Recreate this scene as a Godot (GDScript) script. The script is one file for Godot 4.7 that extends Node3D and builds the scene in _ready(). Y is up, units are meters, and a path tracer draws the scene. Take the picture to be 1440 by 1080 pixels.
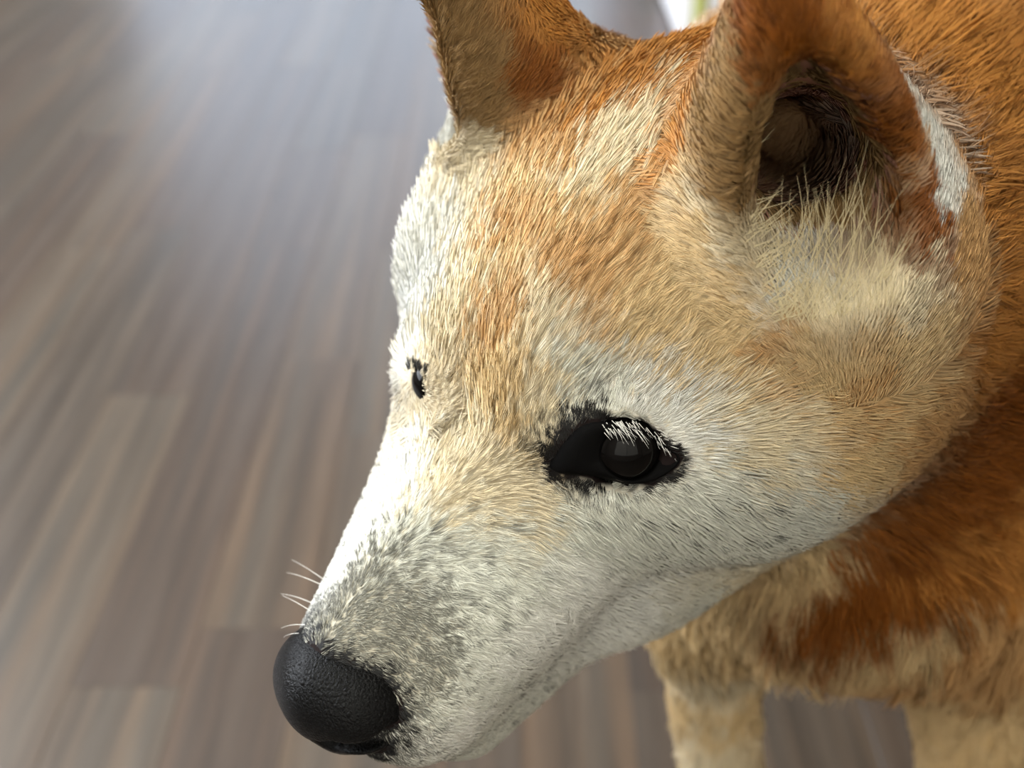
extends Node3D
# A close view of a cream and orange dog standing on a wooden floor, seen from above its muzzle.
# Head shapes are written in millimetres in the head's own axes: F forward, U up, S towards the dog's left.

const PITCH := 34.0
const EYE_HEIGHT := 0.75
const BACK_WINDOW := 1.25
const LEFT_WINDOW := 14.0
const LAMP := 3.2
const FRONT_WINDOW := 0.6
const DOG_AT := Vector3(0.22, 0.0, -0.36)

var head_at := Vector3(0.0025, 0.5440, -0.2989)
var axis_f := Vector3(-0.6361, -0.3564, 0.6844)
var axis_u := Vector3(-0.3015, 0.9312, 0.2046)
var axis_s := Vector3()
var rng := RandomNumberGenerator.new()
var wobble := FastNoiseLite.new()
var ear_now := 0.0
var skull_now := 0.0
var coat_at := PackedVector3Array()
var coat_color := PackedColorArray()
var coat_pepper := PackedFloat32Array()

# colours of the coat, and where on the dog each grows (F, U, S in millimetres)
var coat := {
	"white": Color(0.93, 0.925, 0.89), "cream": Color(0.90, 0.84, 0.71), "silver": Color(0.86, 0.86, 0.81), "grey": Color(0.76, 0.75, 0.69),
	"fawn": Color(0.86, 0.75, 0.56), "tan": Color(0.79, 0.62, 0.41), "orange": Color(0.76, 0.52, 0.25), "rust": Color(0.55, 0.31, 0.08),
	"earth": Color(0.64, 0.51, 0.33), "hole": Color(0.68, 0.50, 0.42),
}
var coat_map := [
	["white", [Vector3(-52, 23, -79), Vector3(-40, 10, -70), Vector3(-60, 30, -80), Vector3(79, -12, -15), Vector3(68, -8, -13), Vector3(50, 0, -8), Vector3(39, 4, -9), Vector3(6, 22, -36), Vector3(-18, 34, -39), Vector3(2, 36, -21), Vector3(-34, 32, -53), Vector3(-9, 31, -37), Vector3(34, -22, 42), Vector3(51, -32, 40), Vector3(25, -60, 36), Vector3(-49, 34, 76), Vector3(-91, 50, 94), Vector3(-88, 35, 98), Vector3(-4, 18, 51), Vector3(-8, 9, 61), Vector3(88, -42, 34), Vector3(64, -36, 38)]],
	["cream", [Vector3(-27, -86, 55), Vector3(-11, -83, 48), Vector3(6, 36, 24), Vector3(11, 30, 25), Vector3(14, 23, 30), Vector3(-58, 62, 17), Vector3(-32, 57, 12), Vector3(-18, 46, -22), Vector3(-39, 44, -39), Vector3(-3, 43, -10), Vector3(6, 38, -7), Vector3(-45, 60, 16), Vector3(44, 3, 7), Vector3(-52, 23, -77), Vector3(-44, 53, -43), Vector3(15, 28, -12), Vector3(29, 10, 3), Vector3(28, 10, 14), Vector3(8, 36, -1), Vector3(29, 10, -11), Vector3(-80, 63, 15), Vector3(-35, 58, 13), Vector3(-2, 43, 17), Vector3(-44, 57, 61), Vector3(-45, 48, 68), Vector3(-48, 27, 82), Vector3(-18, 0, 74), Vector3(-16, 6, 70), Vector3(-64, 23, 95), Vector3(-33, -250, -4), Vector3(-15, -293, -1), Vector3(32, 0, 25)]],
	["silver", [Vector3(-30, -75, 60), Vector3(-5, -84, 46), Vector3(65, -4, 8), Vector3(56, -4, 13), Vector3(54, -8, 21), Vector3(7, 30, 32), Vector3(70, -21, 30), Vector3(88, -34, 32), Vector3(71, -40, 37), Vector3(51, -13, 30), Vector3(70, -12, 19), Vector3(5, 22, 41), Vector3(-5, -13, 68), Vector3(6, -28, 59), Vector3(-18, -31, 81), Vector3(15, -18, 50), Vector3(26, -9, 39), Vector3(76, -79, 24)]],
	["grey", [Vector3(83, -7, 3), Vector3(75, -5, 3), Vector3(71, -9, 15), Vector3(81, -10, 12), Vector3(74, -15, 21), Vector3(88, -8, 1), Vector3(85, -10, 10), Vector3(76, -7, 9), Vector3(82, -15, 17), Vector3(81, -21, 25), Vector3(91, -22, 22)]],
	["fawn", [Vector3(-39, -206, -15), Vector3(-40, -144, 29), Vector3(-50, -119, 53), Vector3(-37, -170, 11), Vector3(-20, -270, -14), Vector3(-93, -325, 84), Vector3(-36, -273, 7), Vector3(-108, -283, 83), Vector3(-22, 53, 11), Vector3(-30, 55, -7), Vector3(-5, 45, 2), Vector3(-17, 43, 38), Vector3(-32, 45, 50), Vector3(-14, 33, 48), Vector3(-40, 49, 57), Vector3(-35, 31, 69), Vector3(-21, 22, 64), Vector3(-39, 5, 85), Vector3(-41, -22, 92), Vector3(12, 32, 15), Vector3(18, 25, 14), Vector3(-27, 54, 24), Vector3(-47, 62, 46), Vector3(-58, -1, 96), Vector3(-52, -160, 74), Vector3(-38, -185, 43), Vector3(-69, -158, 92), Vector3(22, 17, 15)]],
	["tan", [Vector3(-84, 60, -9), Vector3(-38, 58, -1), Vector3(-47, 59, 36), Vector3(-30, 53, 31), Vector3(-13, 45, 32), Vector3(-20, 52, 18), Vector3(-19, 51, -5), Vector3(3, 40, 7), Vector3(9, 35, 9), Vector3(-14, 50, 5), Vector3(-12, 47, 23), Vector3(-31, 54, 28), Vector3(-39, 55, 35), Vector3(-49, 57, -17), Vector3(-61, 59, -15), Vector3(-60, 64, 35), Vector3(-34, 20, 75), Vector3(-46, -3, 91), Vector3(-65, -32, 99), Vector3(-92, 11, 102), Vector3(-76, 49, 88), Vector3(-78, 64, 82), Vector3(-100, -184, 108), Vector3(-122, -257, 90), Vector3(-100, 56, -20), Vector3(-75, -178, 97)]],
	["orange", [Vector3(-89, 60, -7), Vector3(-96, 60, 5), Vector3(-76, 63, 9), Vector3(-76, 61, -5), Vector3(-59, 62, 0), Vector3(-56, 66, 41), Vector3(-52, 60, -6), Vector3(-53, 62, 34), Vector3(-75, 61, -13), Vector3(-95, 59, -6), Vector3(-126, 2, 94), Vector3(-161, 13, 76), Vector3(-160, 29, 54), Vector3(-76, 99, 90), Vector3(-111, -27, 101), Vector3(-107, -118, 102), Vector3(-81, -122, 88), Vector3(-105, -153, 108), Vector3(-86, 62, 23), Vector3(-76, 76, -27), Vector3(-87, 76, -30)]],
	["rust", [Vector3(-57, -129, 66), Vector3(-68, -120, 75), Vector3(-50, -143, 62), Vector3(-79, -112, 84), Vector3(-94, -104, 92), Vector3(-66, -137, 81), Vector3(-57, 109, 79), Vector3(-74, 90, 81), Vector3(-76, 66, 91), Vector3(-77, 43, 96), Vector3(-75, 32, 97), Vector3(-109, -65, 99), Vector3(-57, -138, 71), Vector3(-46, -150, 60), Vector3(-75, -138, 90), Vector3(-75, 66, -24), Vector3(-67, 67, -26), Vector3(-55, 110, 72), Vector3(-112, -91, 100)]],
	["earth", [Vector3(-50, 90, 65), Vector3(-48, 75, 62), Vector3(-46, 63, 63), Vector3(-55, 88, -36), Vector3(-50, 73, -39), Vector3(-48, 63, -39), Vector3(-50, 55, 66)]],
	["hole", [Vector3(-74, 62, 71), Vector3(-71, 78, 67), Vector3(-71, 46, 75), Vector3(-76, 53, 78), Vector3(-69, 54, 69)]],
]


func _ready() -> void:
	rng.seed = 11
	wobble.seed = 4
	wobble.frequency = 0.06
	axis_u = (axis_u - axis_f.normalized() * axis_u.dot(axis_f.normalized())).normalized()
	axis_f = axis_f.normalized()
	axis_s = axis_u.cross(axis_f).normalized()
	# camera
	var cam := Camera3D.new()
	cam.name = "camera"
	add_child(cam)
	cam.position = Vector3(0, EYE_HEIGHT, 0)
	cam.rotation_degrees = Vector3(-PITCH, 0, 0)
	cam.keep_aspect = Camera3D.KEEP_HEIGHT
	cam.current = true
	var lens := CameraAttributesPhysical.new()
	lens.frustum_focal_length = 12.0 / tan(atan(540.0 / 1600.0))
	lens.frustum_focus_distance = 0.325
	lens.frustum_near = 0.02
	lens.frustum_far = 40.0
	lens.exposure_aperture = 7.0
	cam.attributes = lens
	cam.fov = rad_to_deg(2.0 * atan(540.0 / 1600.0))
	cam.near = 0.02
	cam.far = 40.0
	var env := Environment.new()
	env.background_mode = Environment.BG_COLOR
	env.background_color = Color(0.75, 0.82, 0.92)
	env.tonemap_mode = Environment.TONE_MAPPER_LINEAR
	env.tonemap_exposure = 1.5
	env.sdfgi_enabled = true
	env.ssao_enabled = true
	env.ssil_enabled = true
	var around := WorldEnvironment.new()
	around.name = "surroundings"
	around.environment = env
	add_child(around)
	room()
	storage_panel()
	dog()


# ---------------------------------------------------------------- helpers

func paint(color: Color, rough := 0.6, spec := 0.5) -> StandardMaterial3D:
	var m := StandardMaterial3D.new()
	m.albedo_color = color
	m.roughness = rough
	m.metallic_specular = spec
	return m


func glow(color: Color, energy: float) -> StandardMaterial3D:
	var m := paint(color, 0.5)
	m.emission_enabled = true
	m.emission = color
	m.emission_energy_multiplier = energy
	return m


func tag(o: Node, label: String, category: String, kind := "") -> void:
	o.set_meta("label", label)
	if category:
		o.set_meta("category", category)
	if kind:
		o.set_meta("kind", kind)


func put(called: String, mesh: Mesh, m: Material, parent: Node, at := Vector3.ZERO) -> MeshInstance3D:
	var o := MeshInstance3D.new()
	o.name = called
	o.mesh = mesh
	o.material_override = m
	parent.add_child(o, true)
	o.position = at
	return o


func box(size: Vector3, bevel := 0.004) -> ArrayMesh:
	# a box with chamfered edges
	var st := SurfaceTool.new()
	st.begin(Mesh.PRIMITIVE_TRIANGLES)
	st.set_smooth_group(-1)
	var h := size * 0.5
	var b := minf(bevel, minf(h.x, minf(h.y, h.z)) * 0.5)
	var p := func(sx: float, sy: float, sz: float, out_axis: int) -> Vector3:
		var v := Vector3(sx * (h.x - b), sy * (h.y - b), sz * (h.z - b))
		v[out_axis] += b * [sx, sy, sz][out_axis]
		return v
	var quad := func(a: Vector3, c: Vector3, d: Vector3, e: Vector3) -> void:
		var n := (c - a).cross(d - a)
		var list := [a, c, d, a, d, e]
		if n.dot(a + c + d + e) > 0.0:
			list = [a, d, c, a, e, d]
		for v in list:
			st.add_vertex(v)
	for k in 3:
		var i := (k + 1) % 3
		var j := (k + 2) % 3
		for s in [-1.0, 1.0]:
			var c := []
			for t in [[-1.0, -1.0], [1.0, -1.0], [1.0, 1.0], [-1.0, 1.0]]:
				var g := [0.0, 0.0, 0.0]
				g[k] = s
				g[i] = t[0]
				g[j] = t[1]
				c.append(p.call(g[0], g[1], g[2], k))
			quad.call(c[0], c[1], c[2], c[3])
		for t in [[-1.0, -1.0], [1.0, -1.0], [1.0, 1.0], [-1.0, 1.0]]:
			var g := [0.0, 0.0, 0.0]
			g[i] = t[0]
			g[j] = t[1]
			g[k] = -1.0
			var lo: Array = g.duplicate()
			g[k] = 1.0
			quad.call(p.call(lo[0], lo[1], lo[2], i), p.call(lo[0], lo[1], lo[2], j), p.call(g[0], g[1], g[2], j), p.call(g[0], g[1], g[2], i))
	for sx in [-1.0, 1.0]:
		for sy in [-1.0, 1.0]:
			for sz in [-1.0, 1.0]:
				var a: Vector3 = p.call(sx, sy, sz, 0)
				var c: Vector3 = p.call(sx, sy, sz, 1)
				var d: Vector3 = p.call(sx, sy, sz, 2)
				if (c - a).cross(d - a).dot(a) > 0.0:
					st.add_vertex(a); st.add_vertex(d); st.add_vertex(c)
				else:
					st.add_vertex(a); st.add_vertex(c); st.add_vertex(d)
	st.generate_normals()
	return st.commit()


func to_head(w: Vector3) -> Vector3:
	var d := (w - head_at) * 1000.0
	return Vector3(d.dot(axis_f), d.dot(axis_u), d.dot(axis_s))


func turned(h: Vector3) -> Vector3:
	return axis_f * h.x + axis_u * h.y + axis_s * h.z


func to_world(h: Vector3) -> Vector3:
	return head_at + turned(h) * 0.001


# ---------------------------------------------------------------- the room

func grain(base: Color, number: int) -> ImageTexture:
	# printed wood: streaks that run along the board, with lighter and reddish ones among them
	var n := FastNoiseLite.new()
	n.seed = 100 + number
	n.noise_type = FastNoiseLite.TYPE_SIMPLEX_SMOOTH
	n.fractal_octaves = 3
	n.frequency = 0.045
	var fine := FastNoiseLite.new()
	fine.seed = 300 + number
	fine.frequency = 0.2
	fine.fractal_octaves = 2
	var im := Image.create(96, 384, false, Image.FORMAT_RGB8)
	for y in 384:
		for x in 96:
			var a := n.get_noise_3d(x * 0.9, y * 0.085, 0.0)
			var r := n.get_noise_3d(x * 0.6 + 500.0, y * 0.04, 9.0)
			var d := fine.get_noise_2d(x * 2.0, y * 0.12)
			var c := base * (1.0 + 0.26 * a + 0.14 * d)
			c.r *= 1.0 + 0.07 * r
			c.b *= 1.0 - 0.07 * r
			im.set_pixel(x, y, Color(clampf(c.r, 0, 1), clampf(c.g, 0, 1), clampf(c.b, 0, 1)))
	return ImageTexture.create_from_image(im)


func room() -> void:
	# floor of narrow boards
	var fl := put("floor", box(Vector3(4.6, 0.08, 6.3), 0.002), paint(Color(0.20, 0.17, 0.15), 0.8), self, Vector3(-0.1, -0.0485, -1.75))
	tag(fl, "greyish brown wooden strip floor under the dog", "", "structure")
	var tones := [Color(0.285, 0.240, 0.200), Color(0.265, 0.222, 0.188), Color(0.300, 0.254, 0.210), Color(0.290, 0.228, 0.190), Color(0.270, 0.235, 0.202), Color(0.305, 0.264, 0.222)]
	var mats := []
	for i in tones.size():
		var m := paint(Color.WHITE, 0.33, 0.5)
		m.albedo_texture = grain(tones[i], i)
		mats.append(m)
	var wide := 0.096
	var long := 1.18
	var shapes := []
	for i in 3:
		shapes.append(plank(wide, long, i))
	for row in 47:
		var x := -2.3 + 0.05 + row * wide
		var shift := fmod(row * 0.437 + 0.19 * (row % 3), 1.0) * long
		for k in 6:
			var z := 1.25 - shift - k * long
			if z < -4.9 + 0.3 or z > 1.4 - long * 0.5 + 0.3:
				continue
			var o := put("plank", shapes[(row + k) % 3], mats[rng.randi() % mats.size()], fl, Vector3(x + 0.1, 0.0405, z + 1.75))
			o.rotation.y = PI if rng.randf() < 0.5 else 0.0
	var plaster := paint(Color(0.83, 0.83, 0.82), 0.85, 0.3)
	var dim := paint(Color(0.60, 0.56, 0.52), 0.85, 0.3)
	# walls; the left and the back one have a window each, built round its opening
	walled("wall_back", Vector3(-0.1, 0, -4.96), 0.0, 4.6, Vector2(-1.55, 0.55), Vector2(0.2, 2.2), plaster)
	walled("wall_left", Vector3(-2.42, 0, -1.75), 90.0, 6.4, Vector2(-1.9, 1.1), Vector2(0.75, 2.35), plaster)
	var wall := put("wall_right", box(Vector3(0.12, 2.7, 6.4)), dim, self, Vector3(2.22, 1.35, -1.75))
	wall.set_meta("kind", "structure")
	walled("wall_front", Vector3(-0.1, 0, 1.42), 180.0, 4.6, Vector2(-1.4, 0.8), Vector2(0.5, 2.1), dim)
	wall = put("ceiling", box(Vector3(4.8, 0.1, 6.5)), paint(Color(0.82, 0.81, 0.79), 0.9, 0.2), self, Vector3(-0.1, 2.75, -1.75))
	wall.set_meta("kind", "structure")
	var white := paint(Color(0.9, 0.9, 0.9), 0.4)
	window("window_1", Vector3(-0.6, 1.2, -4.93), 0.0, Vector2(2.1, 2.0), BACK_WINDOW, Color(0.86, 0.92, 1.0), white)
	window("window_2", Vector3(-2.39, 1.55, -1.35), 90.0, Vector2(3.0, 1.6), LEFT_WINDOW, Color(0.95, 0.97, 1.0), white)
	window("window_3", Vector3(0.2, 1.3, 1.39), 180.0, Vector2(2.2, 1.6), FRONT_WINDOW, Color(1.0, 0.98, 0.93), white)
	# ceiling lamp
	var lamp := Node3D.new()
	lamp.name = "ceiling_lamp"
	add_child(lamp)
	lamp.position = Vector3(-0.30, 2.70, 0.1)
	tag(lamp, "square white ceiling lamp with a glowing diffuser", "lamp")
	put("lamp_housing", box(Vector3(0.7, 0.05, 0.7), 0.01), white, lamp, Vector3(0, -0.025, 0))
	put("lamp_diffuser", box(Vector3(0.62, 0.012, 0.62), 0.004), glow(Color(1.0, 0.96, 0.88), 2.0), lamp, Vector3(0, -0.055, 0))
	var al := AreaLight3D.new()
	al.name = "lamp_light"
	al.area_size = Vector2(0.6, 0.6)
	al.light_color = Color(0.985, 0.99, 0.94)
	al.light_energy = LAMP
	al.shadow_enabled = true
	lamp.add_child(al)
	al.position = Vector3(0, -0.075, 0)
	al.rotation_degrees = Vector3(-90, 0, 0)


func walled(called: String, at: Vector3, turn: float, long: float, across: Vector2, up: Vector2, m: Material) -> void:
	# a wall in four pieces round a window opening; it faces along its own z
	var o := Node3D.new()
	o.name = called
	o.set_meta("kind", "structure")
	add_child(o)
	o.position = at
	o.rotation_degrees.y = turn
	var mid := (across.x + across.y) / 2
	put("wall_panel", box(Vector3(across.x + long / 2, 2.7, 0.12)), m, o, Vector3((across.x - long / 2) / 2, 1.35, 0))
	put("wall_panel", box(Vector3(long / 2 - across.y, 2.7, 0.12)), m, o, Vector3((across.y + long / 2) / 2, 1.35, 0))
	put("wall_panel", box(Vector3(across.y - across.x, up.x, 0.12)), m, o, Vector3(mid, up.x / 2, 0))
	put("wall_panel", box(Vector3(across.y - across.x, 2.7 - up.y, 0.12)), m, o, Vector3(mid, (2.7 + up.y) / 2, 0))


func window(called: String, at: Vector3, turn: float, size: Vector2, energy: float, color: Color, frame: Material) -> void:
	var win := Node3D.new()
	win.name = called
	win.set_meta("kind", "structure")
	add_child(win)
	win.position = at
	win.rotation_degrees.y = turn
	for s in [-1.0, 0.0, 1.0]:
		put("window_frame", box(Vector3(0.05, size.y, 0.06)), frame, win, Vector3(s * (size.x / 2 - 0.025), 0, 0.02))
	for s in [-1.0, 1.0]:
		put("window_frame", box(Vector3(size.x, 0.05, 0.06)), frame, win, Vector3(0, s * (size.y / 2 - 0.025), 0.02))
		put("window_pane", box(Vector3(size.x / 2 - 0.07, size.y - 0.1, 0.012)), glow(color, 0.3), win, Vector3(s * size.x / 4, 0, 0.0))
	var day := AreaLight3D.new()
	day.name = "window_daylight"
	day.area_size = size - Vector2(0.1, 0.1)
	day.light_color = color
	day.light_energy = energy
	day.shadow_enabled = true
	win.add_child(day)
	day.position = Vector3(0, 0, 0.07)
	day.rotation_degrees = Vector3(0, 180, 0)


func plank(wide: float, long: float, which: int) -> ArrayMesh:
	# a board with eased edges; u runs across the print, v along it
	var st := SurfaceTool.new()
	st.begin(Mesh.PRIMITIVE_TRIANGLES)
	st.set_smooth_group(-1)
	var e := 0.0006
	var hw := wide * 0.5 - 0.0001
	var hl := long * 0.5 - 0.0001
	var rings := [[hw, -0.008, hl], [hw, -e, hl], [hw - e, 0.0, hl - e]]
	var corner := func(r: Array, k: int) -> Vector3:
		return Vector3(r[0] * [-1, 1, 1, -1][k], r[1], r[2] * [-1, -1, 1, 1][k])
	var add := func(v: Vector3) -> void:
		st.set_uv(Vector2(v.x / wide + 0.5, v.z / long + 0.5 + which * 0.31))
		st.add_vertex(v)
	for r in 2:
		for k in 4:
			var a: Vector3 = corner.call(rings[r], k)
			var b: Vector3 = corner.call(rings[r], (k + 1) % 4)
			var c: Vector3 = corner.call(rings[r + 1], (k + 1) % 4)
			var d: Vector3 = corner.call(rings[r + 1], k)
			for v in [a, b, c, a, c, d]:
				add.call(v)
	for k in [0, 1, 2, 0, 2, 3]:
		add.call(corner.call(rings[2], k))
	st.generate_normals()
	return st.commit()


func storage_panel() -> void:
	var o := Node3D.new()
	o.name = "cabinet"
	add_child(o)
	o.position = Vector3(0.652, 0.0, -2.62)
	tag(o, "white cabinet with a yellow-green edge strip standing on the floor behind the dog", "cabinet")
	put("body", box(Vector3(0.60, 0.9, 0.4), 0.006), paint(Color(0.90, 0.90, 0.91), 0.45), o, Vector3(0, 0.45, 0))
	var strip := put("edge_strip", box(Vector3(0.024, 0.88, 0.008), 0.003), paint(Color(0.68, 0.70, 0.36), 0.5), o, Vector3(-0.258, 0.45, 0.203))
	strip.set_meta("label", "yellow-green vertical strip")
	put("plinth", box(Vector3(0.57, 0.03, 0.37), 0.004), paint(Color(0.3, 0.3, 0.3), 0.6), o, Vector3(0, 0.012, -0.01))


# ---------------------------------------------------------------- the dog's shape, as a distance field

func soft(a: float, b: float, k: float) -> float:
	var h := maxf(k - absf(a - b), 0.0)
	return minf(a, b) - h * h * 0.25 / k


func soft_max(a: float, b: float, k: float) -> float:
	var h := maxf(k - absf(a - b), 0.0)
	return maxf(a, b) + h * h * 0.25 / k


func ball(p: Vector3, c: Vector3, r: Vector3) -> float:
	var q := (p - c) / r
	var k0 := q.length()
	var k1 := (q / r).length()
	return k0 * (k0 - 1.0) / maxf(k1, 1e-6)


func cone(p: Vector3, a: Vector3, b: Vector3, ra: float, rb: float) -> float:
	var ba := b - a
	var h := clampf((p - a).dot(ba) / ba.length_squared(), 0.0, 1.0)
	return (p - a - ba * h).length() - lerpf(ra, rb, h)


var ear_axis := [Vector3(), Vector3()]
var ear_face := [Vector3(), Vector3()]
var ear_side := [Vector3(), Vector3()]
var ear_base := [Vector3(-68, 36, 62), Vector3(-68, 36, 70)]
var ear_wide := PackedFloat32Array([-40, 26, -10, 31, 20, 30, 45, 23, 65, 13.5, 80, 6.5, 94, 2])


func set_ears() -> void:
	var tips := [Vector3(-64, 130, 35), Vector3(-64, 130, 76)]
	var faces := [Vector3(0.80, 0, 0.60), Vector3(0.72, 0, 0.68)]
	for i in 2:
		ear_axis[i] = (tips[i] - ear_base[i]).normalized()
		ear_face[i] = (faces[i] - ear_axis[i] * faces[i].dot(ear_axis[i])).normalized()
		ear_side[i] = ear_axis[i].cross(ear_face[i])
		if ear_side[i].x < 0.0:
			ear_side[i] = -ear_side[i]


func ear_width(h: float) -> float:
	if h <= ear_wide[0]:
		return ear_wide[1]
	for i in range(2, ear_wide.size(), 2):
		if h < ear_wide[i]:
			return lerpf(ear_wide[i - 1], ear_wide[i + 1], (h - ear_wide[i - 2]) / (ear_wide[i] - ear_wide[i - 2]))
	return ear_wide[ear_wide.size() - 1]


func ear_local(p: Vector3, i: int) -> Vector3:
	# (across, along, out of the opening); p has its S made positive
	var q: Vector3 = p - ear_base[i]
	return Vector3(q.dot(ear_side[i]), q.dot(ear_axis[i]), q.dot(ear_face[i]))


func ear(p: Vector3, i: int) -> float:
	var l := ear_local(p, i)
	var w := ear_width(l.y)
	var d := w * (1.05 if i == 1 else 0.95) + 4.0
	var e := (Vector2(l.x / w, (l.z + d * 0.32) / d).length() - 1.0) * minf(w, d)
	e = soft_max(e, l.y - 94.0, 8.0)
	e = soft_max(e, -l.y - 26.0, 10.0)
	var w2 := maxf(w - 9.5, 2.0)
	var n := (Vector2((l.x + 1.0) / w2, (l.z - d * 0.42) / d).length() - 1.0) * minf(w2, d)
	n = soft_max(n, l.y - 66.0, 10.0)
	n = soft_max(n, -l.y - 14.0, 10.0)
	e = soft_max(e, -n, 6.0)
	return e * 0.75


var eye_center := Vector3(1.3, 2.8, 44.6)
var far_eye_center := Vector3(15.5, 14.5, -17.0)

func canal(p: Vector3, i: int) -> float:
	var mouth: Vector3 = ear_base[i] + ear_axis[i] * 23.0 - ear_side[i] * 2.0 - ear_face[i] * 6.0
	return cone(p, mouth, mouth - ear_axis[i] * 34.0 - ear_face[i] * 50.0, 18.0, 13.0)


func head(p: Vector3) -> float:
	var q := Vector3(p.x, p.y, absf(p.z - clampf(p.y, 0.0, 60.0) * 0.12))
	var d := ball(q, Vector3(-52, 5, 0), Vector3(66, 53, 62))
	d = soft(d, ball(q, Vector3(-14, 12, 12), Vector3(32, 25, 24)), 22)
	d = soft(d, ball(q, Vector3(-56, -30, 46), Vector3(60, 50, 42)), 30)
	d = soft(d, cone(q, Vector3(8, -28, 14), Vector3(84, -44, 8), 34, 26), 26)
	d = soft(d, cone(q, Vector3(6, -6, 0), Vector3(96, -22, 0), 16, 11), 16)
	d = soft(d, cone(q, Vector3(-30, -74, 10), Vector3(74, -83, 4), 30, 17), 30)
	d = soft(d, ball(q, Vector3(-32, -75, 20), Vector3(66, 41, 31)), 10)
	d = soft(d, ball(q, Vector3(-4, 11, 30), Vector3(20, 9, 9)), 12)
	d = soft(d, ball(p, Vector3(-42, 20, -50), Vector3(30, 26, 11)), 18)
	skull_now = d
	ear_now = ear(Vector3(p.x, p.y, absf(p.z)), 1 if p.z > 0.0 else 0)
	d = soft(d, ear_now, 12)
	if p.z > 0.0:
		d = soft_max(d, 12.4 - (p - eye_center).length(), 2.0)
	return d


func trunk(w: Vector3) -> float:
	# neck, chest, back and legs; world millimetres
	var d := cone(w, Vector3(85, 560, -355), Vector3(190, 530, -470), 76, 120)
	d = soft(d, cone(w, Vector3(150, 428, -400), Vector3(205, 500, -500), 86, 120), 60)
	d = soft(d, cone(w, Vector3(205, 485, -500), Vector3(380, 480, -900), 125, 110), 60)
	d = soft(d, cone(w, Vector3(94, 350, -405), Vector3(148, 20, -350), 23, 20), 60)
	d = soft(d, cone(w, Vector3(222, 340, -400), Vector3(290, 20, -350), 29, 20), 80)
	if w.z < -600.0 or w.y < 80.0:
		for s in [-1.0, 1.0]:
			var hip := Vector3(385 + s * 62, 430, -900 - s * 30)
			d = soft(d, cone(w, hip, hip + Vector3(0, -170, 50), 85, 42), 40)
			d = soft(d, cone(w, hip + Vector3(0, -170, 50), hip + Vector3(8, -290, -60), 40, 22), 14)
			d = soft(d, cone(w, hip + Vector3(8, -290, -60), hip + Vector3(4, -405, -40), 22, 19), 10)
			d = soft(d, cone(w, hip + Vector3(4, -408, -36), hip + Vector3(0, -412, 10), 20, 17), 10)
		d = soft(d, cone(w, Vector3(148, 18, -350), Vector3(146, 16, -316), 20, 17), 12)
		d = soft(d, cone(w, Vector3(290, 18, -350), Vector3(288, 16, -316), 20, 17), 12)
		d = soft(d, cone(w, Vector3(425, 510, -985), Vector3(400, 640, -960), 50, 40), 40)
		d = soft(d, cone(w, Vector3(400, 640, -960), Vector3(385, 650, -860), 40, 26), 20)
	return d


func whole(h: Vector3) -> float:
	var d := soft(head(h), trunk(to_world(h) * 1000.0), 40.0)
	if h.x < -20.0 and h.x > -130.0 and h.y > -40.0:
		d = soft_max(d, -canal(Vector3(h.x, h.y, absf(h.z)), 1 if h.z > 0.0 else 0), 5.0)
	return d


func whole_world(w: Vector3) -> float:
	# world millimetres
	return soft(head(to_head(w * 0.001)), trunk(w), 40.0)


var nose_at := Vector3(103, -29, 1)

func nose_field(p: Vector3) -> float:
	var q := Vector3(p.x, p.y, absf(p.z - 1.0))
	var d := ball(q, Vector3(102, -28, 0), Vector3(17, 17, 19))
	d = soft(d, ball(q, Vector3(100, -31, 13), Vector3(13, 13, 11)), 8)
	d = soft(d, ball(q, Vector3(106, -42, 0), Vector3(10, 9, 11)), 8)
	d = soft_max(d, -ball(q, Vector3(119, -33, 8.5), Vector3(9, 4.2, 4.6)), 2.0)
	d = soft_max(d, -cone(q, Vector3(114, -31, 13), Vector3(99, -33, 27), 4.2, 3.0), 2.0)
	d = soft_max(d, 1.1 - Vector2(q.z, minf(0.0, -34.0 - p.y) * 0.4).length(), 1.2)
	return d


func field(which: int, p: Vector3) -> float:
	return whole(p) if which == 0 else whole_world(p) if which == 1 else nose_field(p)


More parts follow.
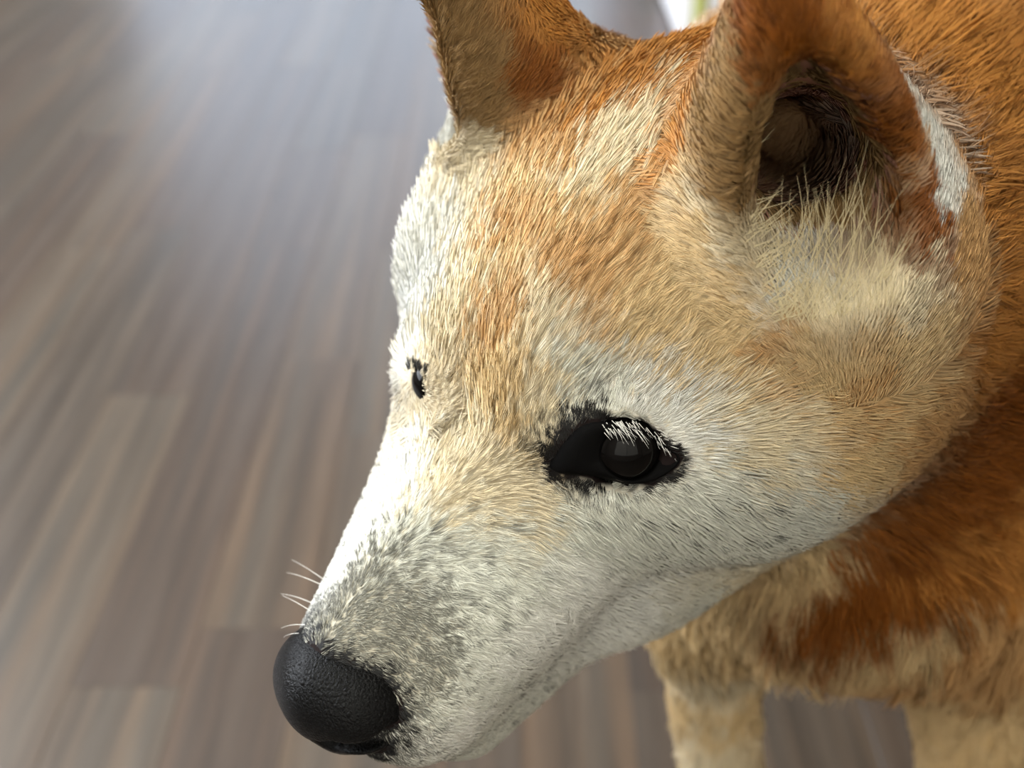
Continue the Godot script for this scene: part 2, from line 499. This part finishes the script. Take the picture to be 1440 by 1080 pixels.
func net(which: int, lo: Vector3, size: Vector3i, cell: float, verts: PackedVector3Array, norms: PackedVector3Array, index: PackedInt32Array, out_of_head := false) -> void:
	# surface nets over the field; only blocks near the surface are sampled
	var nx := size.x
	var ny := size.y
	var nz := size.z
	var f := PackedFloat32Array()
	f.resize(nx * ny * nz)
	f.fill(1e9)
	var step := 4
	var reach := cell * step * 1.45
	for bx in range(0, nx - 1, step):
		for by in range(0, ny - 1, step):
			for bz in range(0, nz - 1, step):
				var c := field(which, lo + (Vector3(bx, by, bz) + Vector3.ONE * step * 0.5) * cell)
				if absf(c) > reach:
					if c < 0.0:
						for x in range(bx, mini(bx + step, nx)):
							for y in range(by, mini(by + step, ny)):
								for z in range(bz, mini(bz + step, nz)):
									var at := (x * ny + y) * nz + z
									if f[at] > 1e8:
										f[at] = -1e7
					continue
				for x in range(bx, mini(bx + step + 1, nx)):
					for y in range(by, mini(by + step + 1, ny)):
						for z in range(bz, mini(bz + step + 1, nz)):
							var at := (x * ny + y) * nz + z
							if absf(f[at]) > 1e6:
								f[at] = field(which, lo + Vector3(x, y, z) * cell)
	var made := {}
	var offs := [0, nz * ny, nz, nz * ny + nz, 1, nz * ny + 1, nz + 1, nz * ny + nz + 1]
	var where := [Vector3(0, 0, 0), Vector3(1, 0, 0), Vector3(0, 1, 0), Vector3(1, 1, 0), Vector3(0, 0, 1), Vector3(1, 0, 1), Vector3(0, 1, 1), Vector3(1, 1, 1)]
	var edges := [[0, 1], [2, 3], [4, 5], [6, 7], [0, 2], [1, 3], [4, 6], [5, 7], [0, 4], [1, 5], [2, 6], [3, 7]]
	for x in nx - 1:
		for y in ny - 1:
			for z in nz - 1:
				var at := (x * ny + y) * nz + z
				if absf(f[at]) > 1e6:
					continue
				var sign0 := f[at] < 0.0
				var mixed := false
				var usable := true
				for o in offs:
					var v := f[at + o]
					if absf(v) > 1e6:
						usable = false
						break
					if (v < 0.0) != sign0:
						mixed = true
				if not mixed or not usable:
					continue
				var sum := Vector3.ZERO
				var count := 0
				for e in edges:
					var a := f[at + offs[e[0]]]
					var b := f[at + offs[e[1]]]
					if (a < 0.0) != (b < 0.0):
						sum += (where[e[0]] as Vector3).lerp(where[e[1]], a / (a - b))
						count += 1
				var p := lo + (Vector3(x, y, z) + sum / count) * cell
				made[at] = verts.size()
				var h := cell * 0.35
				var n := Vector3(1, -1, -1) * field(which, p + Vector3(h, -h, -h)) + Vector3(-1, -1, 1) * field(which, p + Vector3(-h, -h, h)) + Vector3(-1, 1, -1) * field(which, p + Vector3(-h, h, -h)) + Vector3(1, 1, 1) * field(which, p + Vector3(h, h, h))
				verts.append(p)
				norms.append(n.normalized())
	var strides := [ny * nz, nz, 1]
	for at in made:
		for k in 3:
			var i: int = strides[(k + 1) % 3]
			var j: int = strides[(k + 2) % 3]
			var a := f[at]
			var b := f[at + strides[k]]
			if (a < 0.0) == (b < 0.0):
				continue
			if not (made.has(at - i) and made.has(at - j) and made.has(at - i - j)):
				continue
			var q := [made[at], made[at - i], made[at - i - j], made[at - j]]
			if out_of_head:
				var mid := (verts[q[0]] + verts[q[2]]) * 0.5
				var hm := to_head(mid * 0.001)
				if hm.x > -116.0 and hm.x < 110.0 and absf(hm.z) < 112.0 and hm.y > -108.0:
					continue
			if b < 0.0:
				q = [q[0], q[3], q[2], q[1]]
			for t in [q[0], q[2], q[1], q[0], q[3], q[2]]:
				index.append(t)


func solid(c: PackedColorArray) -> PackedColorArray:
	var out := c.duplicate()
	for k in out.size():
		out[k].a = 1.0
	return out


func arrays_to_mesh(v: PackedVector3Array, n: PackedVector3Array, idx: PackedInt32Array, c := PackedColorArray()) -> ArrayMesh:
	for t in range(0, idx.size(), 3):
		var across := (v[idx[t + 1]] - v[idx[t]]).cross(v[idx[t + 2]] - v[idx[t]])
		if across.dot(n[idx[t]] + n[idx[t + 1]] + n[idx[t + 2]]) > 0.0:   # front faces run clockwise
			var k := idx[t + 1]
			idx[t + 1] = idx[t + 2]
			idx[t + 2] = k
	var a := []
	a.resize(Mesh.ARRAY_MAX)
	a[Mesh.ARRAY_VERTEX] = v
	a[Mesh.ARRAY_NORMAL] = n
	a[Mesh.ARRAY_INDEX] = idx
	if c.size():
		a[Mesh.ARRAY_COLOR] = c
	var m := ArrayMesh.new()
	m.add_surface_from_arrays(Mesh.PRIMITIVE_TRIANGLES, a)
	return m


# ---------------------------------------------------------------- the coat

func coat_at_point(h: Vector3) -> Color:
	var j := h + Vector3(wobble.get_noise_3d(h.x, h.y, h.z), wobble.get_noise_3d(h.y + 90.0, h.z, h.x), wobble.get_noise_3d(h.z - 70.0, h.x, h.y)) * 12.0
	var total := 0.0
	var sum := Vector3.ZERO
	var pepper := 0.0
	var total_soft := 0.0
	for i in coat_at.size():
		var d := j.distance_squared_to(coat_at[i]) + 10.0
		var w := 1.0 / (d * d * sqrt(d))
		var c := coat_color[i]
		sum += Vector3(c.r, c.g, c.b) * w
		total += w
		pepper += coat_pepper[i] / (d * d)
		total_soft += 1.0 / (d * d)
	sum /= total
	return Color(sum.x, sum.y, sum.z, pepper / total_soft)   # the alpha holds the share of dark hairs


func skin_color(h: Vector3) -> Color:
	# bare black skin round the eyes and the nose, coat colour elsewhere
	var e := eye_plane(h)
	var black := Color(0.012, 0.011, 0.011, 0.0)
	if h.z > 0.0 and e.length() < 34.0 and lid_gap(Vector2(e.x, e.y)) < 2.6:
		return black
	if (h - far_eye_center).length() < 8.5 or (h.x > 75.0 and nose_field(h) < 2.5):
		return black
	var i := 1 if h.z > 0.0 else 0
	var l := ear_local(Vector3(h.x, h.y, absf(h.z)), i)
	var hollow := absf(l.x) < ear_width(l.y) - 8.0 and l.y > -16.0 and l.y < 66.0 and l.z < ear_width(l.y) * 0.25 and l.z > -0.7 * ear_width(l.y)
	if hollow or canal(Vector3(h.x, h.y, absf(h.z)), i) < 1.5:
		return (coat["hole"] as Color).srgb_to_linear() * Color(1, 1, 1, 0)
	return coat_at_point(h)


func lid_gap(flat: Vector2) -> float:
	# distance outside the outline of the lids, negative within
	var gap := 99.0
	for q in lid_outer.size():
		gap = minf(gap, flat.distance_to(Geometry2D.get_closest_point_to_segment(flat, lid_outer[q], lid_outer[(q + 1) % lid_outer.size()])))
	return -gap if Geometry2D.is_point_in_polygon(flat, lid_outer) else gap


func tuft(strands: int, spread: float, width: float, number: int, segments := 4, dark := 0.0) -> ArrayMesh:
	# a few hairs that rise from the skin and lie back along z; x across, y out of the skin
	var r := RandomNumberGenerator.new()
	r.seed = 40 + number
	var v := PackedVector3Array()
	var n := PackedVector3Array()
	var idx := PackedInt32Array()
	var c := PackedColorArray()
	for s in strands:
		var from := Vector3(r.randf_range(-spread, spread), 0.0, r.randf_range(-0.12, 0.12))
		var lean := r.randf_range(-0.35, 0.35) * spread
		var bend := r.randf_range(-0.5, 0.5) * spread
		var long := r.randf_range(0.72, 1.1)
		var rise := r.randf_range(0.75, 1.25)
		var roll := r.randf_range(-0.9, 0.9)
		var shade := r.randf_range(0.80, 1.0)
		if r.randf() < dark:
			shade *= r.randf_range(0.18, 0.5)
		var first := v.size()
		for k in segments + 1:
			var t := float(k) / segments
			var p := from + Vector3(lean * t + bend * t * t, rise * (1.25 * t - 0.55 * t * t), long * t)
			var w := width * (1.0 - 0.85 * t * t) * 0.5
			var side := Vector3(cos(roll), sin(roll) * 1.5, 0) * w
			v.append(p - side)
			v.append(p + side)
			var up := Vector3(-sin(roll) * 0.5, 1.0, 0.25).normalized()
			n.append((up + Vector3(-0.45, 0, 0)).normalized())
			n.append((up + Vector3(0.45, 0, 0)).normalized())
			c.append(Color(shade, shade, shade))
			c.append(Color(shade, shade, shade))
		for k in segments:
			var a := first + k * 2
			idx.append_array(PackedInt32Array([a, a + 1, a + 3, a, a + 3, a + 2]))
	return arrays_to_mesh(v, n, idx, c)


func flow(h: Vector3, n: Vector3, in_ear: bool, i: int) -> Vector3:
	# which way the hair lies, in the head's axes
	if in_ear:
		var l := ear_local(Vector3(h.x, h.y, absf(h.z)), i)
		var d: Vector3 = ear_axis[i] * 0.8 + ear_side[i] * l.x * 0.035 - ear_face[i] * 0.35
		if h.z < 0.0:
			d.z = -d.z
		return d
	var low := smoothstep(25.0, -30.0, h.y)
	var d := Vector3(-1.0, lerpf(0.15, lerpf(-1.35, -2.5, smoothstep(-20.0, 50.0, h.x)), low), 0.0)
	d.z = h.z * 0.008 * smoothstep(10.0, 50.0, h.y) + signf(h.z) * 0.2 * low
	# away from the eye
	for c in [eye_center + Vector3(6, 0, 4), Vector3(14, 14, -22)]:
		var away: Vector3 = h - c
		var near := exp(-away.length_squared() / 420.0)
		d = d.lerp(away.normalized() * 1.2, near * 0.85)
	return d


func eye_plane(h: Vector3) -> Vector3:
	var d := h - eye_surface
	return Vector3(d.dot(eye_right), d.dot(eye_up), d.dot(eye_out))


var eye_surface := Vector3(4.6, 4.0, 49.9)
var eye_out := Vector3(0.42, 0.38, 0.82).normalized()
var eye_right := Vector3(-0.85994, -0.12001, 0.49608)
var eye_up := Vector3(-0.28790, 0.91663, -0.27732)
var lid_outer := PackedVector2Array([Vector2(-23, 3.5), Vector2(-18.5, 10), Vector2(-12.5, 14), Vector2(-7, 14.2), Vector2(-1.6, 11.6), Vector2(5, 7.2), Vector2(10, 1), Vector2(13.4, -4.8), Vector2(9, -8.6), Vector2(3, -9.9), Vector2(-3, -8.6), Vector2(-9, -5), Vector2(-14.7, -1.6), Vector2(-20.5, 0.6)])
var lid_inner := PackedVector2Array([Vector2(-7.8, 2.6), Vector2(-7.4, 4.6), Vector2(-6.4, 6.8), Vector2(-4.6, 8.6), Vector2(-0.6, 9.2), Vector2(5, 5.8), Vector2(9.3, -0.2), Vector2(11.4, -4.6), Vector2(7.2, -6.9), Vector2(1.6, -7.4), Vector2(-3, -5.4), Vector2(-5.6, -2.6), Vector2(-7.0, -0.4), Vector2(-7.7, 1.4)])


func grow(verts: PackedVector3Array, norms: PackedVector3Array, tints: PackedColorArray, ears: PackedByteArray, idx: PackedInt32Array, in_head: bool, lists: Array) -> void:
	var eye := to_head(Vector3(0, EYE_HEIGHT, 0))
	for t in range(0, idx.size(), 3):
		var a := verts[idx[t]]
		var b := verts[idx[t + 1]]
		var c := verts[idx[t + 2]]
		var area := (b - a).cross(c - a).length() * 0.5
		var mid := (a + b + c) / 3.0
		var n0 := (norms[idx[t]] + norms[idx[t + 1]] + norms[idx[t + 2]]).normalized()
		var h0 := mid if in_head else to_head(mid * 0.001)
		var hn := n0 if in_head else Vector3(n0.dot(axis_f), n0.dot(axis_u), n0.dot(axis_s))
		var facing := hn.dot((eye - h0).normalized())
		var density := 0.68 if in_head else 0.115
		if facing < -0.5:
			density *= 0.25
		if not in_head and (eye - h0).length() > 620.0:
			density *= 0.3
		var many := area * density
		var count := int(many) + (1 if rng.randf() < many - int(many) else 0)
		for k in count:
			var u := rng.randf()
			var v := rng.randf()
			if u + v > 1.0:
				u = 1.0 - u
				v = 1.0 - v
			var p := a + (b - a) * u + (c - a) * v
			var n := (norms[idx[t]] * (1.0 - u - v) + norms[idx[t + 1]] * u + norms[idx[t + 2]] * v).normalized()
			var h := p if in_head else to_head(p * 0.001)
			var nh := n if in_head else Vector3(n.dot(axis_f), n.dot(axis_u), n.dot(axis_s))
			hair(h, nh, in_head, tints[idx[t + rng.randi() % 3]], ears[idx[t]] == 1, lists)


func hair(h: Vector3, n: Vector3, in_head: bool, color: Color, in_ear: bool, lists: Array) -> void:
	if in_head and not in_ear:
		color = coat_at_point(h + Vector3(rng.randfn(0, 3.0), rng.randfn(0, 3.0), rng.randfn(0, 3.0)))
	if h.x > 75.0:
		var near := nose_field(h)
		if near < -0.4:
			return
		color.a = maxf(color.a, 1.0 - near / 14.0)   # dark hairs grow next to the nose
		if rng.randf() * 5.0 > near + 1.0:
			color = Color(0.02, 0.02, 0.02, 0.0)
	var i := 1 if h.z > 0.0 else 0
	var w := to_world(h) * 1000.0
	var long := 9.0
	var wide := 1.0
	var lift := 0.34
	if in_head:
		var e := eye_plane(h)
		if absf(e.z) < 16.0 and h.z > 0.0 and e.length() < 34.0:
			var flat := Vector2(e.x, e.y)
			var gap := lid_gap(flat)
			if gap < -0.6:
				return
			var rim := 4.4 if flat.x < -3.0 and flat.y > 5.0 else 3.6 if flat.x < -9.0 else 0.7 if flat.y > -0.75 * flat.x + 3.0 else 1.9
			if gap < rim * rng.randf_range(0.4, 1.3):
				color = Color(0.012, 0.011, 0.010, 0.0)
			elif gap < rim * 2.0:
				color.a = maxf(color.a, 0.5)
			long = lerpf(3.2, 9.0, smoothstep(0.0, 14.0, gap))
		var fe := h - far_eye_center
		if fe.length() < 9.5 and absf(fe.x + 1.0) < 3.2:
			return
		if fe.length() < 9.0 and absf(fe.x + 1.0) < 4.5:
			color = Color(0.03, 0.028, 0.025, 0.0)
		if fe.length() < 14.0:
			long = 4.5
		long *= lerpf(1.0, 0.38, smoothstep(10.0, 88.0, h.x))
		long *= lerpf(1.0, 1.5, smoothstep(-30.0, -95.0, h.x))
		long *= lerpf(1.0, 1.35, smoothstep(-20.0, -80.0, h.y) * smoothstep(40.0, -20.0, h.x))
		if in_ear:
			var l := ear_local(Vector3(h.x, h.y, absf(h.z)), i)
			long = 7.0
			lift = 0.45
			var deep := ear_width(l.y) * (1.05 if i == 1 else 0.95) + 4.0
			if canal(Vector3(h.x, h.y, absf(h.z)), i) < 1.5 and rng.randf() < 0.7:
				return
			if absf(l.x) < ear_width(l.y) - 6.0 and l.y > -12.0 and l.y < 66.0 and l.z > -0.75 * deep:
				# inside the ear hairs thin out towards the bottom of the hollow
				if rng.randf() > smoothstep(-0.35, 0.2, l.z / deep) * 0.7 + 0.3:
					return
				long = 6.0
				if l.z < 0.2 * deep:
					color = (coat["earth"] as Color).srgb_to_linear() * Color(1, 1, 1, 0)
	else:
		long = 22.0
		wide = 2.1
		lift = 0.30
		if w.y < 330.0:
			long = 11.0
		if rng.randf() < 0.06:
			long *= 1.5
	var d := flow(h, n, in_ear, i)
	if not in_head:
		var to := Vector3(0.45, -0.25, -0.85).lerp(Vector3(0.05, -1.0, 0.05), smoothstep(500.0, 400.0, w.y))
		var th := Vector3(to.dot(axis_f), to.dot(axis_u), to.dot(axis_s))
		d = th.normalized()
	elif h.x < -95.0:
		d += Vector3(-0.3, 0, 0)
	d = (d - n * d.dot(n))
	var stray := 0.30 if in_head and h.x > 35.0 else 0.17
	var z := d.normalized() + Vector3(rng.randfn(0, stray), rng.randfn(0, stray), rng.randfn(0, stray))
	z = (z - n * z.dot(n)).normalized()
	if not z.is_finite() or z.length() < 0.5:
		return
	long *= rng.randf_range(0.75, 1.2)
	var x := n.cross(z)
	var wx := turned(x)
	var wn := turned(n)
	var wz := turned(z)
	var at := to_world(h - n * 0.4) - DOG_AT
	var basis := Basis(wx * wide * 0.001, wn * long * lift * rng.randf_range(0.7, 1.2) * 0.001, wz * long * 0.001)
	var tone := rng.randf_range(0.84, 1.12)
	var dark := rng.randf() < (color.a - 0.08) * 1.3
	var list: Array = lists[(1 if dark else 0) + (0 if in_head else 2)]
	list[0].append(Transform3D(basis, at))
	list[1].append(Color(color.r * tone, color.g * tone, color.b * tone))


func dog() -> void:
	set_ears()
	for row in coat_map:
		var c: Color = (coat[row[0]] as Color).srgb_to_linear()
		for p in row[1]:
			coat_at.append(p)
			coat_color.append(c)
			coat_pepper.append({"grey": 0.95, "silver": 0.14, "hole": 0.0, "fawn": 0.02, "tan": 0.02, "earth": 0.03}.get(row[0], 0.01))
	var root := Node3D.new()
	root.name = "dog"
	add_child(root)
	root.position = DOG_AT
	tag(root, "cream and orange dog with prick ears and a grey-speckled muzzle standing on the wooden floor", "dog")
	var started := Time.get_ticks_msec()
	# skin: the head on a fine grid, the rest on a coarser one, in one mesh
	var v := PackedVector3Array()
	var n := PackedVector3Array()
	var idx := PackedInt32Array()
	net(0, Vector3(-128, -122, -122), Vector3i(82, 90, 82), 3.0, v, n, idx)
	print("head ", v.size(), " ", Time.get_ticks_msec() - started)
	var bv := PackedVector3Array()
	var bn := PackedVector3Array()
	var bi := PackedInt32Array()
	net(1, Vector3(-60, -10, -1100), Vector3i(50, 61, 73), 12.0, bv, bn, bi, true)
	print("body ", bv.size(), " ", Time.get_ticks_msec() - started)
	var all := PackedVector3Array()
	var alln := PackedVector3Array()
	var cols := PackedColorArray()
	var ears := PackedByteArray()
	var none := PackedByteArray()
	none.resize(bv.size())
	for k in v.size():
		all.append(to_world(v[k]) - DOG_AT)
		alln.append(turned(n[k]))
		cols.append(skin_color(v[k]))
		head(v[k])
		ears.append(1 if ear_now < skull_now + 2.0 and trunk(to_world(v[k]) * 1000.0) > 6.0 else 0)
	for k in bv.size():
		all.append(bv[k] * 0.001 - DOG_AT)
		alln.append(bn[k])
		cols.append(coat_at_point(to_head(bv[k] * 0.001)))
	var both := idx.duplicate()
	for k in bi:
		both.append(k + v.size())
	var skin := paint(Color(0.86, 0.84, 0.82), 0.8, 0.2)
	skin.vertex_color_use_as_albedo = true
	put("body", arrays_to_mesh(all, alln, both, solid(cols)), skin, root)
	# coat
	var lists := [[[], []], [[], []], [[], []], [[], []]]
	grow(v, n, cols.slice(0, v.size()), ears, idx, true, lists)
	grow(bv, bn, cols.slice(v.size()), none, bi, false, lists)
	print("hair ", lists.map(func(l): return l[0].size()), " ", Time.get_ticks_msec() - started)
	var fur := paint(Color(1, 1, 1), 0.55, 0.35)
	fur.vertex_color_use_as_albedo = true
	fur.backlight_enabled = true
	fur.backlight = Color(0.5, 0.5, 0.5)
	var tufts := [tuft(12, 1.25, 0.24, 1), tuft(12, 1.25, 0.24, 2, 4, 0.45), tuft(12, 1.3, 0.20, 3), tuft(12, 1.3, 0.20, 4, 4, 0.35)]
	for k in 4:
		var mm := MultiMesh.new()
		mm.transform_format = MultiMesh.TRANSFORM_3D
		mm.use_colors = true
		mm.mesh = tufts[k]
		mm.instance_count = lists[k][0].size()
		for q in mm.instance_count:
			mm.set_instance_transform(q, lists[k][0][q])
			mm.set_instance_color(q, lists[k][1][q])
		var o := MultiMeshInstance3D.new()
		o.name = "fur" if k < 2 else "long_fur"
		o.multimesh = mm
		o.material_override = fur
		o.set_meta("kind", "stuff")
		root.add_child(o, true)
	ear_tufts(root)
	nose(root)
	eyes(root)
	whiskers(root)
	print("done ", Time.get_ticks_msec() - started)


func ear_tufts(root: Node3D) -> void:
	# long pale hairs that rise out of the lower front of the near ear
	var v := PackedVector3Array()
	var n := PackedVector3Array()
	var idx := PackedInt32Array()
	for k in 330:
		var t := rng.randf()
		var along := rng.randf_range(-12.0, 6.0) if k < 230 else rng.randf_range(-8.0, 24.0)
		var across := rng.randf_range(-15.0, 14.0) if k < 230 else rng.randf_range(13.0, 20.0)
		# in from the front of the ear until the skin is met
		var from: Vector3 = ear_base[1] + ear_side[1] * across + ear_axis[1] * along + ear_face[1] * 26.0
		for s in 60:
			var step := whole(from)
			if step < 0.2:
				break
			from -= ear_face[1] * maxf(step * 0.7, 0.3)
		if whole(from) > 1.0 or (k < 230 and canal(from, 1) < 3.0):
			continue
		var go: Vector3 = ear_axis[1] * 1.0 + ear_face[1] * rng.randf_range(0.1, 0.45) + ear_side[1] * rng.randf_range(-0.55, 0.25)
		if k >= 230:
			go = ear_axis[1] * rng.randf_range(0.2, 1.3) - ear_side[1] + ear_face[1] * rng.randf_range(0.1, 0.5)
		go = go.normalized()
		var curl: Vector3 = -ear_face[1] * rng.randf_range(0.1, 0.5) - ear_side[1] * rng.randf_range(-0.2, 0.35)
		var long := rng.randf_range(12.0, 30.0) if k < 230 else rng.randf_range(5.0, 14.0)
		var side := go.cross(Vector3(0.37, 0.70, 0.61)).normalized()
		var first := v.size()
		for s in 7:
			var u := s / 6.0
			var p := from + (go * u + curl * u * u * 0.6) * long
			for sd in [-1.0, 1.0]:
				v.append(to_world(p + side * sd * 0.15 * (1.0 - 0.85 * u)) - DOG_AT)
				n.append(turned((ear_face[1] + ear_axis[1] * 0.3 + side * sd * 0.5).normalized()))
		for s in 6:
			var a := first + s * 2
			idx.append_array(PackedInt32Array([a, a + 1, a + 3, a, a + 3, a + 2]))
	var o := put("ear_hair", arrays_to_mesh(v, n, idx), paint(Color(0.78, 0.72, 0.57), 0.5, 0.35), root)
	o.set_meta("kind", "stuff")
	o.set_meta("label", "long pale hairs inside the near ear")


func nose(root: Node3D) -> void:
	var v := PackedVector3Array()
	var n := PackedVector3Array()
	var idx := PackedInt32Array()
	net(2, Vector3(78, -56, -28), Vector3i(46, 46, 58), 1.0, v, n, idx)
	for k in v.size():
		v[k] = to_world(v[k]) - DOG_AT
		n[k] = turned(n[k])
	var m := paint(Color(0.04, 0.039, 0.04), 0.36, 0.2)
	var peb := NoiseTexture2D.new()
	var pn := FastNoiseLite.new()
	pn.seed = 5
	pn.noise_type = FastNoiseLite.TYPE_CELLULAR
	pn.cellular_return_type = FastNoiseLite.RETURN_DISTANCE2_SUB
	pn.frequency = 0.05
	peb.noise = pn
	peb.width = 256
	peb.height = 256
	peb.seamless = true
	peb.as_normal_map = true
	peb.bump_strength = 5.0
	m.normal_enabled = true
	m.normal_texture = peb
	m.normal_scale = 1.6
	m.uv1_triplanar = true
	m.uv1_scale = Vector3.ONE * 62.0
	var o := put("nose", arrays_to_mesh(v, n, idx), m, root)
	o.set_meta("label", "black leathery nose with two nostrils")


func ring_mesh(rows: Array) -> ArrayMesh:
	# closed rows of points joined by quads, smooth
	var st := SurfaceTool.new()
	st.begin(Mesh.PRIMITIVE_TRIANGLES)
	st.set_smooth_group(0)
	var count: int = rows[0].size()
	for r in rows.size() - 1:
		for k in count:
			var a: Vector3 = rows[r][k]
			var b: Vector3 = rows[r][(k + 1) % count]
			var c: Vector3 = rows[r + 1][(k + 1) % count]
			var d: Vector3 = rows[r + 1][k]
			for q in [a, c, b, a, d, c]:
				st.add_vertex(q)
	st.index()
	st.generate_normals()
	return st.commit()


func loop_points(poly: PackedVector2Array, height: float, shrink: float, toward: PackedVector2Array) -> Array:
	# a smooth closed curve through the polygon's points, in the eye's own plane
	var out := []
	var m := poly.size()
	for k in m:
		for s in 4:
			var p := poly[k].cubic_interpolate(poly[(k + 1) % m], poly[(k + m - 1) % m], poly[(k + 2) % m], s / 4.0)
			var q := toward[k].cubic_interpolate(toward[(k + 1) % m], toward[(k + m - 1) % m], toward[(k + 2) % m], s / 4.0)
			p = p.lerp(q, shrink)
			out.append(Vector3(p.x, p.y, height))
	return out


func eyes(root: Node3D) -> void:
	var dark := paint(Color(0.035, 0.03, 0.028), 0.05, 0.22)
	var lid := paint(Color(0.03, 0.028, 0.028), 0.7, 0.12)
	var globe := SphereMesh.new()
	globe.radius = 0.0112
	globe.height = 0.0224
	globe.radial_segments = 48
	globe.rings = 24
	var ball_part := put("eyeball", globe, dark, root, to_world(eye_center) - DOG_AT)
	ball_part.set_meta("label", "dark brown glossy eye")
	# the lids: rows from the outer edge in the fur to the inner edge on the eyeball
	var rows := []
	for r in [[0.0, -3.0], [0.12, 1.1], [0.45, 1.9], [0.8, 1.9], [1.0, 0.6], [1.06, -1.5], [1.05, -4.0]]:
		var row := []
		var local := eye_center - eye_surface
		for p in loop_points(lid_outer, r[1], r[0], lid_inner):
			var h: Vector3 = eye_surface + eye_right * p.x + eye_up * p.y + eye_out * p.z
			if r[0] > 0.7:
				# rest on the eyeball
				var from: Vector3 = h - eye_center
				var want: float = 11.2 + [0.9, 0.5, 0.0, -0.6][clampi(int((r[0] - 0.8) * 10.0 + 0.5), 0, 3)]
				h = eye_center + from.normalized() * maxf(want, 10.5)
			else:
				# follow the face
				var step := whole(h)
				h -= eye_out * (step - (r[1] if r[0] > 0.05 else -2.0)) * (0.9 if r[0] < 0.3 else 0.5)
			row.append(to_world(h) - DOG_AT)
		rows.append(row)
	put("eyelid", ring_mesh(rows), lid, root)
	# lashes: white hairs that hang from the upper lid over the eye
	var st_v := PackedVector3Array()
	var st_n := PackedVector3Array()
	var st_i := PackedInt32Array()
	var upper := loop_points(lid_outer, 1.6, 0.75, lid_inner)
	for k in 70:
		var t := rng.randf()
		var at: Vector3 = upper[clampi(12 + int(t * 15.0), 0, upper.size() - 1)]
		at += Vector3(rng.randf_range(-1.2, 1.2), rng.randf_range(0.4, 3.0), rng.randf_range(-0.1, 1.0))
		var long := rng.randf_range(2.5, 8.5) * (0.5 + 1.0 * t * (1.0 - t) * 2.0)
		var go := Vector3(rng.randf_range(0.05, 0.6), -1.0, 0.35).normalized()
		var first := st_v.size()
		for s in 5:
			var u := s / 4.0
			var p := at + go * long * u + Vector3(0, 0, -0.25 * long * u * u * 0.5)
			var hw := 0.11 * (1.0 - u * 0.9)
			for sd in [-1.0, 1.0]:
				var h: Vector3 = eye_surface + eye_right * (p.x + sd * hw) + eye_up * p.y + eye_out * p.z
				var from: Vector3 = h - eye_center
				if from.length() < 11.7:
					h = eye_center + from.normalized() * 11.7
				st_v.append(to_world(h) - DOG_AT)
				st_n.append(turned((eye_out + eye_right * sd * 0.5).normalized()))
		for s in 4:
			var a := first + s * 2
			st_i.append_array(PackedInt32Array([a, a + 1, a + 3, a, a + 3, a + 2]))
	var lashes := put("eyelashes", arrays_to_mesh(st_v, st_n, st_i), paint(Color(0.86, 0.86, 0.84), 0.5, 0.4), root)
	lashes.set_meta("kind", "stuff")
	# the wet edge of the lower lid
	var low := []
	for p in loop_points(lid_outer, 0.0, 1.0, lid_inner).slice(28, 50):
		var h: Vector3 = eye_surface + eye_right * p.x + eye_up * p.y + eye_out * p.z
		low.append(to_world(eye_center + (h - eye_center).normalized() * 11.75) - DOG_AT)
	put("lid_margin", tube(low, 0.0003), paint(Color(0.30, 0.29, 0.28), 0.15, 0.5), root)
	# the other eye shows as a dark slit at the edge of the face
	var far := SphereMesh.new()
	far.radius = 0.0078
	far.height = 0.0156
	var fe := put("eyeball", far, dark, root, to_world(far_eye_center) - DOG_AT)
	fe.set_meta("label", "dark slit of the far eye")


func tube(points: Array, radius: float) -> ArrayMesh:
	var rows_v := PackedVector3Array()
	var rows_n := PackedVector3Array()
	var idx := PackedInt32Array()
	var m := points.size()
	for k in m:
		var dir: Vector3 = (points[mini(k + 1, m - 1)] - points[maxi(k - 1, 0)]).normalized()
		var a := dir.cross(Vector3(0.3, 1, 0.2)).normalized()
		var b := dir.cross(a)
		var r := radius * (1.0 - 0.8 * float(k) / (m - 1))
		for s in 5:
			var d := a * cos(TAU * s / 5.0) + b * sin(TAU * s / 5.0)
			rows_v.append(points[k] + d * r)
			rows_n.append(d)
	for k in m - 1:
		for s in 5:
			var p := k * 5 + s
			var q := k * 5 + (s + 1) % 5
			idx.append_array(PackedInt32Array([p, q, q + 5, p, q + 5, p + 5]))
	return arrays_to_mesh(rows_v, rows_n, idx)


func whiskers(root: Node3D) -> void:
	var m := paint(Color(0.88, 0.87, 0.84), 0.4, 0.5)
	var roots := [Vector3(79, -23, -26), Vector3(81, -21, -24), Vector3(87, -23, -24), Vector3(90, -19, -18), Vector3(94, -18, -15), Vector3(97, -15, -11)]
	var ways := [Vector3(0.05, 0.30, -1), Vector3(0.2, 0.25, -1), Vector3(0.2, 0.10, -1), Vector3(0.1, 0.3, -1), Vector3(0.35, -0.15, -1), Vector3(0.3, -0.25, -1)]
	for k in roots.size():
		var pts := []
		for s in 9:
			var t := s / 8.0
			var h: Vector3 = roots[k] + ways[k].normalized() * t * (19.0 - k) + Vector3(0.0, -5.0 * t * t, 0.0)
			pts.append(to_world(h) - DOG_AT)
		put("whisker", tube(pts, 0.00012), m, root)
